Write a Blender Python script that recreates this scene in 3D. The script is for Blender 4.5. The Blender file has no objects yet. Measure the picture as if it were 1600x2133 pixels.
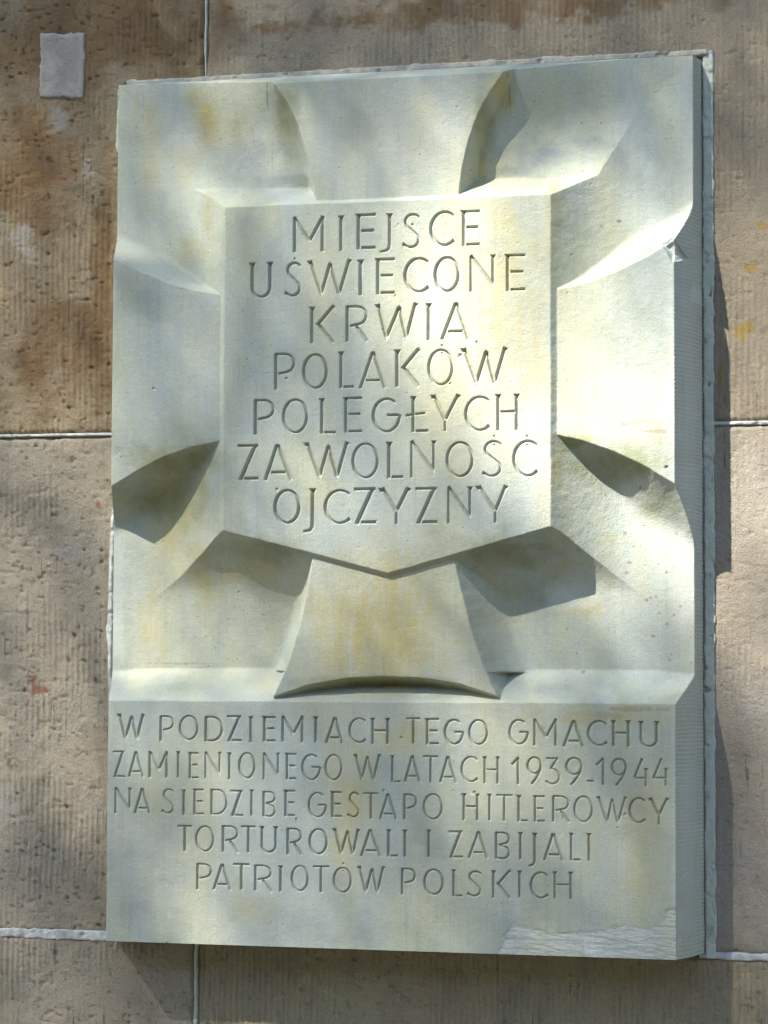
import bpy, math, random
import numpy as np
from mathutils import Matrix, Vector

# ------------------------------------------------------------------ camera
scene = bpy.context.scene
PW, PH = 1600.0, 2133.0
CX, CY, F, DIST = PW / 2, PH / 2, 5000.0, 3.1
def _n(v):
    v = np.array(v, float); return v / np.linalg.norm(v)
EX = _n((21285, -200, -F))
_b = -85000.0
EZ = _n(((200 * _b + F * F) / 21285.0, _b, F))
EY = np.cross(EZ, EX)
CAM = np.array([0.0, -DIST, 1.70])
def bp(px, py, h=0.0):
    """photo pixel -> (X, Z) on the plane standing h metres in front of the wall"""
    px = np.asarray(px, float); py = np.asarray(py, float)
    u, v = px - CX, py - CY
    wx = u * EX[0] + v * EX[1] + F * EX[2]
    wy = u * EY[0] + v * EY[1] + F * EY[2]
    wz = u * EZ[0] + v * EZ[1] + F * EZ[2]
    t = (DIST - h) / wy
    return CAM[0] + t * wx, CAM[2] + t * wz
CAM[0] -= float(bp(838, 1060, 0.05)[0])          # plaque centre at X = 0
cam_d = bpy.data.cameras.new("camera")
cam_d.sensor_fit = 'HORIZONTAL'; cam_d.sensor_width = 36.0
cam_d.lens = F / PW * 36.0
cam_d.clip_end = 200.0
cam = bpy.data.objects.new("camera", cam_d)
scene.collection.objects.link(cam)
M = Matrix.Identity(4)
for r, e in enumerate((EX, EY, EZ)):
    M[r][0], M[r][1], M[r][2] = e[0], -e[1], -e[2]
M[0][3], M[1][3], M[2][3] = CAM
cam.matrix_world = M
scene.camera = cam

# ------------------------------------------------------------------ light
SUN_TRAVEL = _n((0.80, 1.0, -1.40))              # direction the sunlight travels
to_sun = -SUN_TRAVEL
world = bpy.data.worlds.new("World"); scene.world = world
world.use_nodes = True
wn = world.node_tree.nodes; wl = world.node_tree.links
bgn = wn.get("Background")
sky = wn.new("ShaderNodeTexSky"); sky.sky_type = 'NISHITA'; sky.sun_disc = False
sky.sun_elevation = math.asin(to_sun[2])
sky.sun_rotation = math.atan2(to_sun[0], to_sun[1]) % (2 * math.pi)
sky.air_density = 1.0; sky.dust_density = 0.4
wl.new(sky.outputs[0], bgn.inputs[0]); bgn.inputs[1].default_value = 0.10
sun_d = bpy.data.lights.new("sun", 'SUN'); sun_d.energy = 5.0
sun_d.angle = math.radians(0.5); sun_d.color = (1.0, 0.95, 0.86)
sun = bpy.data.objects.new("sun", sun_d); scene.collection.objects.link(sun)
sun.rotation_euler = Vector(SUN_TRAVEL).to_track_quat('-Z', 'Y').to_euler()
sun.location = (-3, -4, 7)
scene.view_settings.view_transform = 'Standard'
scene.view_settings.look = 'None'
scene.view_settings.exposure = 1.82
scene.view_settings.gamma = 1.0
scene.view_settings.use_curve_mapping = False

# ------------------------------------------------------------------ helpers
def smooth(a, b, x):
    t = np.clip((x - a) / (b - a), 0, 1); return t * t * (3 - 2 * t)
def vnoise(x, y, scale, seed):
    rng = np.random.RandomState(seed)
    T = rng.rand(256, 256).astype(np.float32)
    x = np.asarray(x) / scale + 71.3; y = np.asarray(y) / scale + 37.7
    xi = np.floor(x).astype(np.int64); yi = np.floor(y).astype(np.int64)
    fx = x - xi; fy = y - yi
    fx = fx * fx * (3 - 2 * fx); fy = fy * fy * (3 - 2 * fy)
    a = T[yi & 255, xi & 255]; b = T[yi & 255, (xi + 1) & 255]
    c = T[(yi + 1) & 255, xi & 255]; d = T[(yi + 1) & 255, (xi + 1) & 255]
    return (a * (1 - fx) + b * fx) * (1 - fy) + (c * (1 - fx) + d * fx) * fy
def fbm(x, y, scale, seed, octs=4):
    s = 0.0; amp = 1.0; tot = 0.0
    for k in range(octs):
        s = s + amp * vnoise(x, y, scale / 2 ** k, seed + k); tot += amp; amp *= 0.5
    return s / tot
def raw_mesh(name, verts, quads, mat=None, attrs=None, flat=False):
    me = bpy.data.meshes.new(name)
    nv, nf = len(verts), len(quads)
    me.vertices.add(nv); me.vertices.foreach_set("co", np.ascontiguousarray(verts, np.float32).ravel())
    me.loops.add(nf * 4); me.loops.foreach_set("vertex_index", np.ascontiguousarray(quads, np.int32).ravel())
    me.polygons.add(nf)
    me.polygons.foreach_set("loop_start", np.arange(0, nf * 4, 4, dtype=np.int32))
    me.polygons.foreach_set("use_smooth", np.full(nf, not flat))
    for k, a in (attrs or {}).items():
        at = me.attributes.new(k, 'FLOAT', 'POINT')
        at.data.foreach_set("value", np.ascontiguousarray(a, np.float32))
    me.update(calc_edges=True)
    if mat: me.materials.append(mat)
    return me
def link(name, me, parent=None):
    o = bpy.data.objects.new(name, me); scene.collection.objects.link(o)
    if parent: o.parent = parent
    return o
def empty(name, loc=(0, 0, 0)):
    o = bpy.data.objects.new(name, None); scene.collection.objects.link(o); o.location = loc
    o.empty_display_size = 0.1
    return o
def tag(o, label=None, cat=None, group=None, kind=None):
    for k, v in (("label", label), ("category", cat), ("group", group), ("kind", kind)):
        if v: o[k] = v
def quads_of(n, m):
    i = np.arange((n - 1) * (m - 1)); r, c = i // (m - 1), i % (m - 1)
    a = r * m + c
    return np.stack([a, a + m, a + m + 1, a + 1], 1)
def sub(name, V, Q, mask, mat, attrs, parent, off):
    q = Q[mask]
    if not len(q): return None
    used, inv = np.unique(q.ravel(), return_inverse=True)
    me = raw_mesh(name, V[used] - np.array(off), inv.reshape(-1, 4), mat, {k: a[used] for k, a in attrs.items()})
    return link(name, me, parent)
def poly_sd(X, Z, pts):
    """signed distance to a closed polygon (negative inside)"""
    best = np.full(X.shape, 1e9); inside = np.zeros(X.shape, bool)
    n = len(pts)
    for i in range(n):
        ax, az = pts[i]; bx, bz = pts[(i + 1) % n]
        ex, ez = bx - ax, bz - az
        wx, wz = X - ax, Z - az
        t = np.clip((wx * ex + wz * ez) / (ex * ex + ez * ez + 1e-15), 0, 1)
        best = np.minimum(best, (wx - t * ex) ** 2 + (wz - t * ez) ** 2)
        c = (az > Z) != (bz > Z)
        with np.errstate(divide='ignore', invalid='ignore'):
            xi = ax + (Z - az) * ex / (ez if abs(ez) > 1e-12 else 1e-12)
        inside ^= c & (X < xi)
    d = np.sqrt(best)
    return np.where(inside, -d, d)
PX = 1.0 / 1612.0                                  # one photo pixel on the wall, metres

# ------------------------------------------------------------------ materials
def mat_new(name):
    m = bpy.data.materials.new(name); m.use_nodes = True
    nt = m.node_tree; b = nt.nodes["Principled BSDF"]
    return m, nt, b
class NT:
    def __init__(s, nt): s.nt = nt
    def node(s, t, **k):
        n = s.nt.nodes.new(t)
        for a, v in k.items():
            if a.startswith("i_"): n.inputs[a[2:].replace("_", " ")].default_value = v
            else: setattr(n, a, v)
        return n
    def l(s, a, b): s.nt.links.new(a, b)
    def noise(s, vec, scale, detail=5, rough=0.6, dist=0.0):
        n = s.node("ShaderNodeTexNoise"); s.l(vec, n.inputs["Vector"])
        n.inputs["Scale"].default_value = scale; n.inputs["Detail"].default_value = detail
        n.inputs["Roughness"].default_value = rough; n.inputs["Distortion"].default_value = dist
        return n.outputs["Fac"]
    def ramp(s, fac, a, b, va=0.0, vb=1.0):
        n = s.node("ShaderNodeMapRange"); n.interpolation_type = 'SMOOTHSTEP'
        s.l(fac, n.inputs["Value"])
        n.inputs["From Min"].default_value = a; n.inputs["From Max"].default_value = b
        n.inputs["To Min"].default_value = va; n.inputs["To Max"].default_value = vb
        return n.outputs["Result"]
    def mix(s, fac, a, b, mode='MIX'):
        n = s.node("ShaderNodeMix", data_type='RGBA', blend_type=mode)
        for i, v in ((0, fac), (6, a), (7, b)):
            if hasattr(v, "is_output"): s.l(v, n.inputs[i])
            elif i == 0: n.inputs[0].default_value = v
            else: n.inputs[i].default_value = (*v, 1)
        return n.outputs[2]
    def math(s, op, a, b=None):
        n = s.node("ShaderNodeMath", operation=op)
        for i, v in enumerate((a, b)):
            if v is None: continue
            if hasattr(v, "is_output"): s.l(v, n.inputs[i])
            else: n.inputs[i].default_value = v
        return n.outputs[0]
    def attr(s, name):
        return s.node("ShaderNodeAttribute", attribute_name=name).outputs["Fac"]
    def mapped(s, scale):
        tc = s.node("ShaderNodeTexCoord"); mp = s.node("ShaderNodeMapping")
        s.l(tc.outputs["Object"], mp.inputs["Vector"]); mp.inputs["Scale"].default_value = scale
        return mp.outputs["Vector"]
    def bump(s, h, strength, dist, prev=None):
        n = s.node("ShaderNodeBump"); n.inputs["Strength"].default_value = strength
        n.inputs["Distance"].default_value = dist; s.l(h, n.inputs["Height"])
        if prev is not None: s.l(prev, n.inputs["Normal"])
        return n.outputs["Normal"]

def plaque_material():
    m, nt, b = mat_new("pale_sandstone"); N = NT(nt)
    v = N.mapped((1, 1, 1)); vs = N.mapped((1, 1, 0.28)); vf = N.mapped((1, 1, 0.10))
    big = N.noise(vs, 8.0, 9, 0.68, 0.3)
    mid = N.noise(vs, 26.0, 8, 0.70, 0.2)
    streak = N.noise(vf, 60.0, 7, 0.70)
    fine = N.noise(v, 130.0, 8, 0.75)
    col = N.mix(N.ramp(big, 0.38, 0.62), (0.412, 0.455, 0.398), (0.470, 0.478, 0.325))
    col = N.mix(N.math('MULTIPLY', N.ramp(mid, 0.50, 0.74), 0.45), col, (0.47, 0.415, 0.235))
    col = N.mix(N.math('MULTIPLY', N.ramp(N.noise(vs, 17.0, 8, 0.7, 0.3), 0.52, 0.72), 0.55), col, (0.36, 0.405, 0.405))
    # rain streaks running down the face
    col = N.mix(N.math('MULTIPLY', N.ramp(streak, 0.48, 0.72), 0.42), col, (0.52, 0.535, 0.49))
    drip = N.noise(N.mapped((1, 1, 0.035)), 110.0, 5, 0.65)
    col = N.mix(N.math('MULTIPLY', N.math('MULTIPLY', N.ramp(drip, 0.50, 0.72), 0.26), N.ramp(N.noise(v, 6.0, 4, 0.6), 0.42, 0.60)), col, (0.235, 0.255, 0.225))
    col = N.mix(N.math('MULTIPLY', N.ramp(fine, 0.30, 0.70), 0.20), col, (0.26, 0.275, 0.245))
    # own stains; the olive and pale ones also paint in shade and sky light
    och = N.math('MULTIPLY', N.attr("ochre"), N.ramp(N.noise(N.mapped((1, 1, 0.22)), 75.0, 8, 0.75), 0.34, 0.60, 0.42, 1.0))
    col = N.mix(och, col, (0.43, 0.345, 0.085))
    col = N.mix(N.math('MULTIPLY', N.attr("algae_shade"), N.ramp(N.noise(vs, 50.0, 8, 0.72), 0.30, 0.62, 0.65, 1.0)), col, (0.175, 0.18, 0.035))
    col = N.mix(N.math('MULTIPLY', N.attr("rust"), 0.75), col, (0.27, 0.155, 0.06))
    col = N.mix(N.attr("pale"), col, (0.60, 0.61, 0.545))
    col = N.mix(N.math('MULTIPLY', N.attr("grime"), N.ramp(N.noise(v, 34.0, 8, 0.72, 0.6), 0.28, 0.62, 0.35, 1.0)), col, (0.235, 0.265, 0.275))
    col = N.mix(N.attr("soot"), col, (0.06, 0.065, 0.055))
    # specks of lichen and grit
    spk = N.math('MULTIPLY', N.ramp(N.noise(v, 300.0, 2, 0.5), 0.675, 0.73), N.ramp(N.noise(v, 25.0, 3, 0.6), 0.40, 0.62, 0.0, 0.85))
    col = N.mix(spk, col, (0.085, 0.085, 0.065))
    grit = N.noise(v, 560.0, 4, 0.8)
    col = N.mix(N.math('MULTIPLY', N.ramp(grit, 0.30, 0.72), 0.42), col, (0.225, 0.235, 0.21))
    scr = N.noise(N.mapped((1, 1, 0.045)), 420.0, 2, 0.6)
    col = N.mix(N.math('MULTIPLY', N.ramp(scr, 0.56, 0.70), 0.16), col, (0.22, 0.23, 0.21))
    hs = N.noise(N.mapped((0.10, 1, 1)), 380.0, 3, 0.6)
    col = N.mix(N.math('MULTIPLY', N.ramp(hs, 0.60, 0.72), 0.16), col, (0.58, 0.59, 0.54))
    N.l(col, b.inputs["Base Color"])
    b.inputs["Roughness"].default_value = 0.78
    b.inputs["Specular IOR Level"].default_value = 0.35
    n1 = N.bump(N.noise(v, 480.0, 5, 0.75), 0.75, 0.0011)
    n2 = N.bump(N.noise(v, 110.0, 6, 0.65), 0.45, 0.0022, n1)
    N.l(n2, b.inputs["Normal"])
    return m
def wall_material():
    m, nt, b = mat_new("tooled_sandstone"); N = NT(nt)
    v = N.mapped((1, 1, 1)); vs = N.mapped((1, 1, 0.35)); vf = N.mapped((1, 1, 0.05))
    oi = N.node("ShaderNodeObjectInfo")
    col = N.mix(N.ramp(N.noise(v, 7.0, 6, 0.6, 0.8), 0.34, 0.66), oi.outputs["Color"],
                N.mix(0.5, oi.outputs["Color"], (0.36, 0.29, 0.195)))
    col = N.mix(N.math('MULTIPLY', N.ramp(N.noise(vs, 16.0, 6, 0.65, 0.5), 0.48, 0.70), 0.6), col, (0.27, 0.255, 0.195))
    col = N.mix(N.math('MULTIPLY', N.ramp(N.noise(v, 31.0, 6, 0.65), 0.52, 0.72), 0.55), col, (0.47, 0.39, 0.265))
    col = N.mix(N.math('MULTIPLY', N.attr("brown"), N.ramp(N.noise(vs, 12.0, 6, 0.65, 0.8), 0.30, 0.62, 0.25, 0.95)), col, (0.175, 0.095, 0.032))
    col = N.mix(N.attr("ochre"), col, (0.36, 0.235, 0.04))
    col = N.mix(N.attr("rust"), col, (0.24, 0.10, 0.05))
    col = N.mix(N.attr("pale"), col, (0.46, 0.42, 0.36))
    # black grime pin-points and hairlines along the tooling
    col = N.mix(N.math('MULTIPLY', N.ramp(N.noise(v, 330.0, 3, 0.6), 0.63, 0.72), 0.7), col, (0.05, 0.043, 0.035))
    hair = N.math('MULTIPLY', N.ramp(N.noise(vf, 190.0, 3, 0.6), 0.60, 0.68), N.ramp(N.noise(v, 12.0, 3, 0.5), 0.45, 0.62, 0.0, 0.65))
    col = N.mix(hair, col, (0.055, 0.05, 0.042))
    col = N.mix(N.math('MULTIPLY', N.ramp(N.noise(v, 520.0, 5, 0.8), 0.32, 0.72), 0.55), col, (0.125, 0.10, 0.072))
    N.l(col, b.inputs["Base Color"])
    b.inputs["Roughness"].default_value = 0.92; b.inputs["Specular IOR Level"].default_value = 0.2
    n1 = N.bump(N.noise(v, 400.0, 6, 0.8), 1.0, 0.0030)
    n2 = N.bump(N.noise(v, 130.0, 4, 0.6), 0.45, 0.0035, n1)
    N.l(n2, b.inputs["Normal"])
    return m
def mortar_material(name, c1, c2):
    m, nt, b = mat_new(name); N = NT(nt)
    v = N.mapped((1, 1, 1))
    col = N.mix(N.ramp(N.noise(v, 40.0, 6, 0.6, 0.5), 0.35, 0.65), c1, c2)
    col = N.mix(N.math('MULTIPLY', N.ramp(N.noise(v, 240.0, 3, 0.6), 0.64, 0.74), 0.6), col, (0.10, 0.10, 0.10))
    N.l(col, b.inputs["Base Color"]); b.inputs["Roughness"].default_value = 0.9
    N.l(N.bump(N.noise(v, 260.0, 7, 0.75), 0.9, 0.0025), b.inputs["Normal"])
    return m
M_PLAQ = plaque_material(); M_WALL = wall_material()
M_LIME = mortar_material("lime_mortar", (0.56, 0.57, 0.54), (0.37, 0.38, 0.35))
M_CEM = mortar_material("cement_mortar", (0.44, 0.475, 0.395), (0.52, 0.53, 0.45))
M_TOPM = mortar_material("sandy_mortar", (0.46, 0.43, 0.34), (0.34, 0.32, 0.27))

# ------------------------------------------------------------------ ground (added outside the frame to send light back up)
m, nt, b = mat_new("added_pavement"); N = NT(nt)
N.l(N.mix(N.noise(N.mapped((1, 1, 1)), 3.0), (0.05, 0.048, 0.04), (0.085, 0.08, 0.065)), b.inputs["Base Color"])
b.inputs["Roughness"].default_value = 0.9
g = raw_mesh("ground", np.array([(-40, -60, 0), (40, -60, 0), (40, 0.1, 0), (-40, 0.1, 0)], float), np.array([[0, 1, 2, 3]]), m)
go = link("ground", g); tag(go, "grey stone pavement added out of view at the foot of the wall", "pavement", kind="structure")

# ------------------------------------------------------------------ the wall of tooled stone blocks
wall_root = empty("stone_wall", (0, 0, 0))
tag(wall_root, "weathered brown stone block wall with vertical tooling marks and pale mortar joints", "wall")
jz = [float(np.mean([bp(110, 904)[1], bp(1550, 883)[1]])), float(np.mean([bp(110, 1947)[1], bp(1545, 1992)[1]]))]
course = jz[0] - jz[1]
jx_top = float(bp(428, 90)[0]); jx_bot = float(bp(408, 2060)[0])
XL, XR = -1.05, 1.05
ZT, ZB = jz[0] + course, jz[1] - course
GAP = 0.0020
def blob(X, Z, px, py, rx, ry, seed, rough=0.5, h=0.0, lo=0.55, hi=1.1):
    x, z = bp(px, py, h); out = np.zeros(X.shape)
    k = (hi + rough) * PX
    cs = np.nonzero(np.abs(X[0] - x) < rx * k)[0]; rs = np.nonzero(np.abs(Z[:, 0] - z) < ry * k)[0]
    if not len(cs) or not len(rs): return out
    w = (slice(rs[0], rs[-1] + 1), slice(cs[0], cs[-1] + 1)); xx, zz = X[w], Z[w]
    d = np.sqrt(((xx - x) / (rx * PX)) ** 2 + ((zz - z) / (ry * PX)) ** 2)
    d = d + rough * (fbm(xx, zz, 0.5 * min(rx, ry) * PX + 0.004, seed) - 0.5) * 2
    out[w] = 1 - smooth(lo, hi, d)
    return out
def wall_height(X, Z, seed, tool, rough, sp=0.0080):
    wob = (fbm(X, Z, 0.22, seed) - 0.5) * 0.010 + (fbm(X, Z, 0.03, seed + 3) - 0.5) * 0.0018
    ph = (X + wob) / sp * 2 * np.pi
    groove = np.clip(0.5 - 0.5 * np.cos(ph), 0, 1) ** 0.8
    amp = 1.5 * tool * smooth(0.33, 0.64, fbm(X, Z, 0.11, seed + 7, 4))
    # the chisel line is broken along its length
    brk = 0.45 + 0.75 * vnoise(np.floor((X + wob) / sp) * 3.1, Z, 0.020, seed + 9)
    h = amp * groove * brk
    h = h + rough * 0.0030 * (fbm(X, Z, 0.012, seed + 11, 4) - 0.5)
    h = h + 0.0032 * (fbm(X, Z, 0.16, seed + 15, 3) - 0.5)
    n = fbm(X * 1.0, Z * 1.4, 0.0065, seed + 21, 2)
    h = h - rough * 0.0030 * smooth(0.755, 0.85, n)                      # pits
    n2 = fbm(X * 0.6, Z * 2.2, 0.015, seed + 25, 3)
    h = h - rough * 0.0013 * smooth(0.70, 0.80, n2)                     # short level tears
    return h
def block(x0, x1, z0, z1, color, seed, tool=0.0016, rough=1.0, step=0.0021):
    x0 += GAP; x1 -= GAP; z0 += GAP; z1 -= GAP
    nx = max(8, int((x1 - x0) / step)); nz = max(8, int((z1 - z0) / step))
    xs = np.linspace(x0, x1, nx); zs = np.linspace(z1, z0, nz)
    X, Z = np.meshgrid(xs, zs)
    h = wall_height(X, Z, seed, tool, rough)
    e = np.minimum(np.minimum(X - x0, x1 - X), np.minimum(Z - z0, z1 - Z))
    e2 = e + 0.004 * (fbm(X, Z, 0.02, seed + 31) - 0.5)
    h = h - 0.004 * (1 - smooth(0.0, 0.006, e2))
    # worn brown top left block, chips above the tablet
    V = np.stack([X, -h, Z], -1).reshape(-1, 3)
    ch = lambda px, py, rx, ry, s, r=0.5: blob(X, Z, px, py, rx, ry, s, r)
    near = (x1 > -0.55) and (x0 < 0.55) and (z1 > 1.0) and (z0 < 2.3)
    och = np.zeros_like(X); rus = np.zeros_like(X); pal = np.zeros_like(X); bro = np.zeros_like(X)
    if near:
        for a in ((1566, 557, 16, 14, 1), (1545, 695, 18, 22, 2), (1562, 682, 14, 12, 3), (1500, 780, 8, 30, 9), (1590, 470, 14, 10, 11)):
            och = np.maximum(och, 0.75 * ch(*a))
        for a in ((82, 1438, 28, 9, 4, 0.9), (70, 1425, 9, 26, 5, 0.9), (140, 228, 8, 6, 6), (88, 275, 5, 14, 7), (205, 1050, 7, 10, 8), (120, 370, 26, 4, 12)):
            rus = np.maximum(rus, 0.8 * ch(*a))
        for a in ((48, 500, 30, 30, 10, 0.8), (180, 350, 16, 30, 13, 0.8), (120, 250, 26, 26, 14, 0.8), (20, 1690, 40, 60, 15, 0.8), (150, 1150, 60, 26, 16, 0.9)):
            pal = np.maximum(pal, 0.65 * ch(*a))
        for a in ((200, 60, 330, 150, 20, 0.5), (60, 330, 140, 200, 21, 0.7), (150, 700, 140, 160, 22, 0.7), (1000, 20, 500, 40, 23, 0.8), (215, 600, 30, 380, 24, 0.6)):
            bro = np.maximum(bro, 0.9 * ch(*a))
        if z0 < jz[0] - 0.02: bro *= 0.25
    A = dict(ochre=och.ravel(), rust=rus.ravel(), pale=pal.ravel(), brown=bro.ravel())
    Q = quads_of(nz, nx)
    # returns into the joint
    ring = np.concatenate([np.arange(nx), np.arange(1, nz) * nx + nx - 1, (nz - 1) * nx + np.arange(nx - 2, -1, -1), np.arange(nz - 2, 0, -1) * nx])
    back = V[ring].copy(); back[:, 1] = 0.09
    k = len(V); n = len(ring)
    i = np.arange(n); j = (i + 1) % n
    Q2 = np.stack([ring[i], ring[j], k + j, k + i], 1)
    V = np.concatenate([V, back]); Q = np.concatenate([Q, Q2])
    A = {q: np.concatenate([a, np.zeros(n)]) for q, a in A.items()}
    o = link("stone_block", raw_mesh("stone_block", V, Q, M_WALL, A), wall_root)
    o.color = (*color, 1)
    return o
Zc1, Zc2 = jz
rows = [  # x0, x1, z0, z1, colour, seed, tooling depth, roughness
    (XL, jx_top, Zc1, ZT, (0.345, 0.258, 0.140), 11, 0.0013, 1.0),
    (jx_top, XR, Zc1, ZT, (0.335, 0.290, 0.212), 23, 0.0010, 0.55),
    (XL, 0.08, Zc2, Zc1, (0.415, 0.370, 0.285), 37, 0.0016, 1.05),
    (0.08, XR, Zc2, Zc1, (0.415, 0.380, 0.318), 41, 0.0009, 0.55),
    (XL, jx_bot, ZB, Zc2, (0.43, 0.388, 0.298), 53, 0.0018, 0.8),
    (jx_bot, XR, ZB, Zc2, (0.42, 0.37, 0.235), 67, 0.0014, 0.7)]
for r in rows: block(*r)
# the wall carries on past the frame
far = [(-2.3, XL, Zc1, ZT), (XR, 2.3, Zc1, ZT), (-2.3, XL, Zc2, Zc1), (XR, 2.3, Zc2, Zc1), (-2.3, XL, ZB, Zc2), (XR, 2.3, ZB, Zc2),
       (-2.3, -0.7, ZT, ZT + course), (-0.7, 0.6, ZT, ZT + course), (0.6, 2.3, ZT, ZT + course), (-2.3, -0.9, 0.0, ZB), (-0.9, 0.5, 0.0, ZB), (0.5, 2.3, 0.0, ZB)]
for i_, r in enumerate(far):
    c_ = ((0.40, 0.345, 0.25), (0.36, 0.31, 0.225), (0.345, 0.28, 0.18))[i_ % 3]
    block(*r, c_, 100 + 7 * i_, 0.0014, 0.8, 0.0055)
def wall_backing():
    y0, y1 = 0.010, 0.30
    v = np.array([(x, y, z) for y in (y0, y1) for z in (-0.02, ZT + course - .004) for x in (-2.296, 2.296)])
    q = np.array([[0, 1, 3, 2], [4, 6, 7, 5], [0, 4, 5, 1], [2, 3, 7, 6], [0, 2, 6, 4], [1, 5, 7, 3]])
    link("mortar_bed", raw_mesh("mortar_bed", v, q, M_LIME, flat=True), wall_root)
wall_backing()
def seam(name, pts, halfw, height, mat, seed, ragged=0.6, lum=0.0, parent=None, step=0.0016, off=(0, 0, 0), base=0.0):
    """a ragged bead of mortar along the line pts (X, Z); halfw and height in metres, may be per-point"""
    pts = np.array(pts, float); seg = np.linalg.norm(np.diff(pts, axis=0), axis=1)
    L = np.concatenate([[0], np.cumsum(seg)]); n = max(8, int(L[-1] / step))
    s = np.linspace(0, L[-1], n)
    x = np.interp(s, L, pts[:, 0]); z = np.interp(s, L, pts[:, 1])
    hw = np.interp(s, L, np.broadcast_to(np.atleast_1d(halfw), (len(pts),)) if np.ndim(halfw) else np.full(len(pts), halfw))
    hh = np.interp(s, L, np.full(len(pts), height) if np.ndim(height) == 0 else height)
    tx = np.gradient(x); tz = np.gradient(z); tl = np.hypot(tx, tz) + 1e-12
    nx_, nz_ = -tz / tl, tx / tl
    m = max(9, int(2.6 * hw.max() / step)); t = np.linspace(-1.3, 1.3, m)
    S, T = np.meshgrid(s, t, indexing='ij')
    X = x[:, None] + nx_[:, None] * T * hw[:, None]; Z = z[:, None] + nz_[:, None] * T * hw[:, None]
    edge = 1.0 - ragged * (0.6 * fbm(S, np.sign(T) * 3 + T * 0.002, 0.030, seed, 5) + 0.4 * fbm(S, np.sign(T) * 3, 0.006, seed + 3, 3))
    prof = 1 - smooth(0.62 + 0.3 * vnoise(S, T, 0.012, seed + 17), 1.0, np.abs(T) / np.maximum(edge, 0.15))
    H = hh[:, None] * prof * (0.88 + 0.24 * fbm(X, Z, 0.03, seed + 5)) - 0.006 * (1 - prof)
    crk = smooth(0.66, 0.74, fbm(X, Z, 0.014, seed + 13, 3))
    H = H + 0.0024 * (fbm(X, Z, 0.006, seed + 9, 5) - 0.5) - 0.0022 * crk * prof + base
    V = np.stack([X, -H, Z], -1).reshape(-1, 3) - np.array(off)
    return link(name, raw_mesh(name, V, quads_of(n, m), mat), parent)
lx = float(bp(232, 900)[0]); rx = float(bp(1486, 900)[0])
seam("mortar_joint", [(XL, Zc1), (lx + .02, Zc1)], 0.0026, 0.0016, M_LIME, 3, 0.35, parent=wall_root)
seam("mortar_joint", [(rx, Zc1), (XR, Zc1)], 0.0032, 0.0016, M_LIME, 4, 0.30, parent=wall_root)
seam("mortar_joint", [(XL, Zc2), (lx + .03, Zc2)], 0.0125, 0.0022, M_LIME, 5, 0.72, parent=wall_root)
seam("mortar_joint", [(rx - .02, Zc2), (XR, Zc2)], 0.0075, 0.0022, M_LIME, 6, 0.6, parent=wall_root)
ztop_pl = float(bp(425, 160)[1])
seam("mortar_joint", [(jx_top, ZT), (jx_top, ztop_pl + .035), (jx_top, ztop_pl)], 0.0022, [0.0005, 0.0005, -0.004], M_CEM, 7, 0.5, parent=wall_root)
seam("mortar_joint", [(jx_bot, Zc2), (jx_bot, ZB)], 0.0032, 0.0022, M_CEM, 8, 0.4, parent=wall_root)
# square repair of pale render in the top left block
def patch(name, corner_px, mat, seed, height, parent):
    c = [bp(*p) for p in corner_px]
    xs = [float(a[0]) for a in c]; zs = [float(a[1]) for a in c]
    n = 60; u = np.linspace(-.06, 1.06, n); v = np.linspace(-.06, 1.06, n)
    U, W = np.meshgrid(u, v)
    X = (xs[0] * (1 - U) + xs[1] * U) * (1 - W) + (xs[3] * (1 - U) + xs[2] * U) * W
    Z = (zs[0] * (1 - U) + zs[1] * U) * (1 - W) + (zs[3] * (1 - U) + zs[2] * U) * W
    e = np.minimum(np.minimum(U, 1 - U), np.minimum(W, 1 - W)) + 0.08 * (fbm(X, Z, 0.010, seed, 5) - 0.5)
    H = 0.0004 + (height + 0.0012 * fbm(X, Z, 0.02, seed + 2) + 0.0006 * (1 - smooth(0, 0.08, np.abs(e - 0.06)))) * smooth(-0.02, 0.02, e) - 0.007 * (1 - smooth(-0.02, 0.01, e))
    V = np.stack([X, -H, Z], -1).reshape(-1, 3)
    return link(name, raw_mesh(name, V, quads_of(n, n), mat), parent)
M_PATCH = mortar_material("repair_render", (0.36, 0.325, 0.275), (0.27, 0.245, 0.205))
pt = patch("repair_patch", [(86, 70), (178, 68), (176, 204), (82, 204)], M_PATCH, 77, 0.0012, wall_root)
pt["label"] = "square pale render patch in the top left block"

# ------------------------------------------------------------------ the carved tablet
HB, HA, HT, HP = 0.030, 0.080, 0.080, 0.087
ROOT = (0.0, 0.0, float(bp(840, 1975, HT)[1]))
plaque = empty("memorial_plaque", ROOT)
tag(plaque, "pale sandstone memorial tablet carved with a flared cross and Polish inscriptions", "plaque")

STEP = 0.00068
tl_ = bp(243, 178, HB); tr_ = bp(1446, 115, HB)
xl_b = float(bp(240, 1300, HB)[0]); xr_b = float(bp(1447, 1300, HB)[0])
zb = float(np.mean([bp(222, 1960, HT)[1], bp(1408, 2000, HT)[1]]))
zt = float(np.mean([tl_[1], tr_[1]]))
x0b, x1b = float(np.mean([tl_[0], xl_b])), float(np.mean([tr_[0], xr_b]))
print("plaque", x0b, x1b, zb, zt, "corner dz", tl_[1] - tr_[1], "dx", tl_[0] - xl_b, tr_[0] - xr_b)
NX = int((x1b - x0b) / STEP); NZ = int((zt - zb) / STEP)
gx = np.linspace(x0b, x1b, NX); gz = np.linspace(zt, zb, NZ)
X, Z = np.meshgrid(gx, gz)
XW = X + 0.0010 * (fbm(X, Z, 0.010, 501, 4) - 0.5) + 0.0014 * (fbm(X, Z, 0.05, 511, 2) - 0.5)
ZW = Z + 0.0010 * (fbm(X, Z, 0.010, 521, 4) - 0.5) + 0.0014 * (fbm(X, Z, 0.05, 531, 2) - 0.5)
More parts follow.
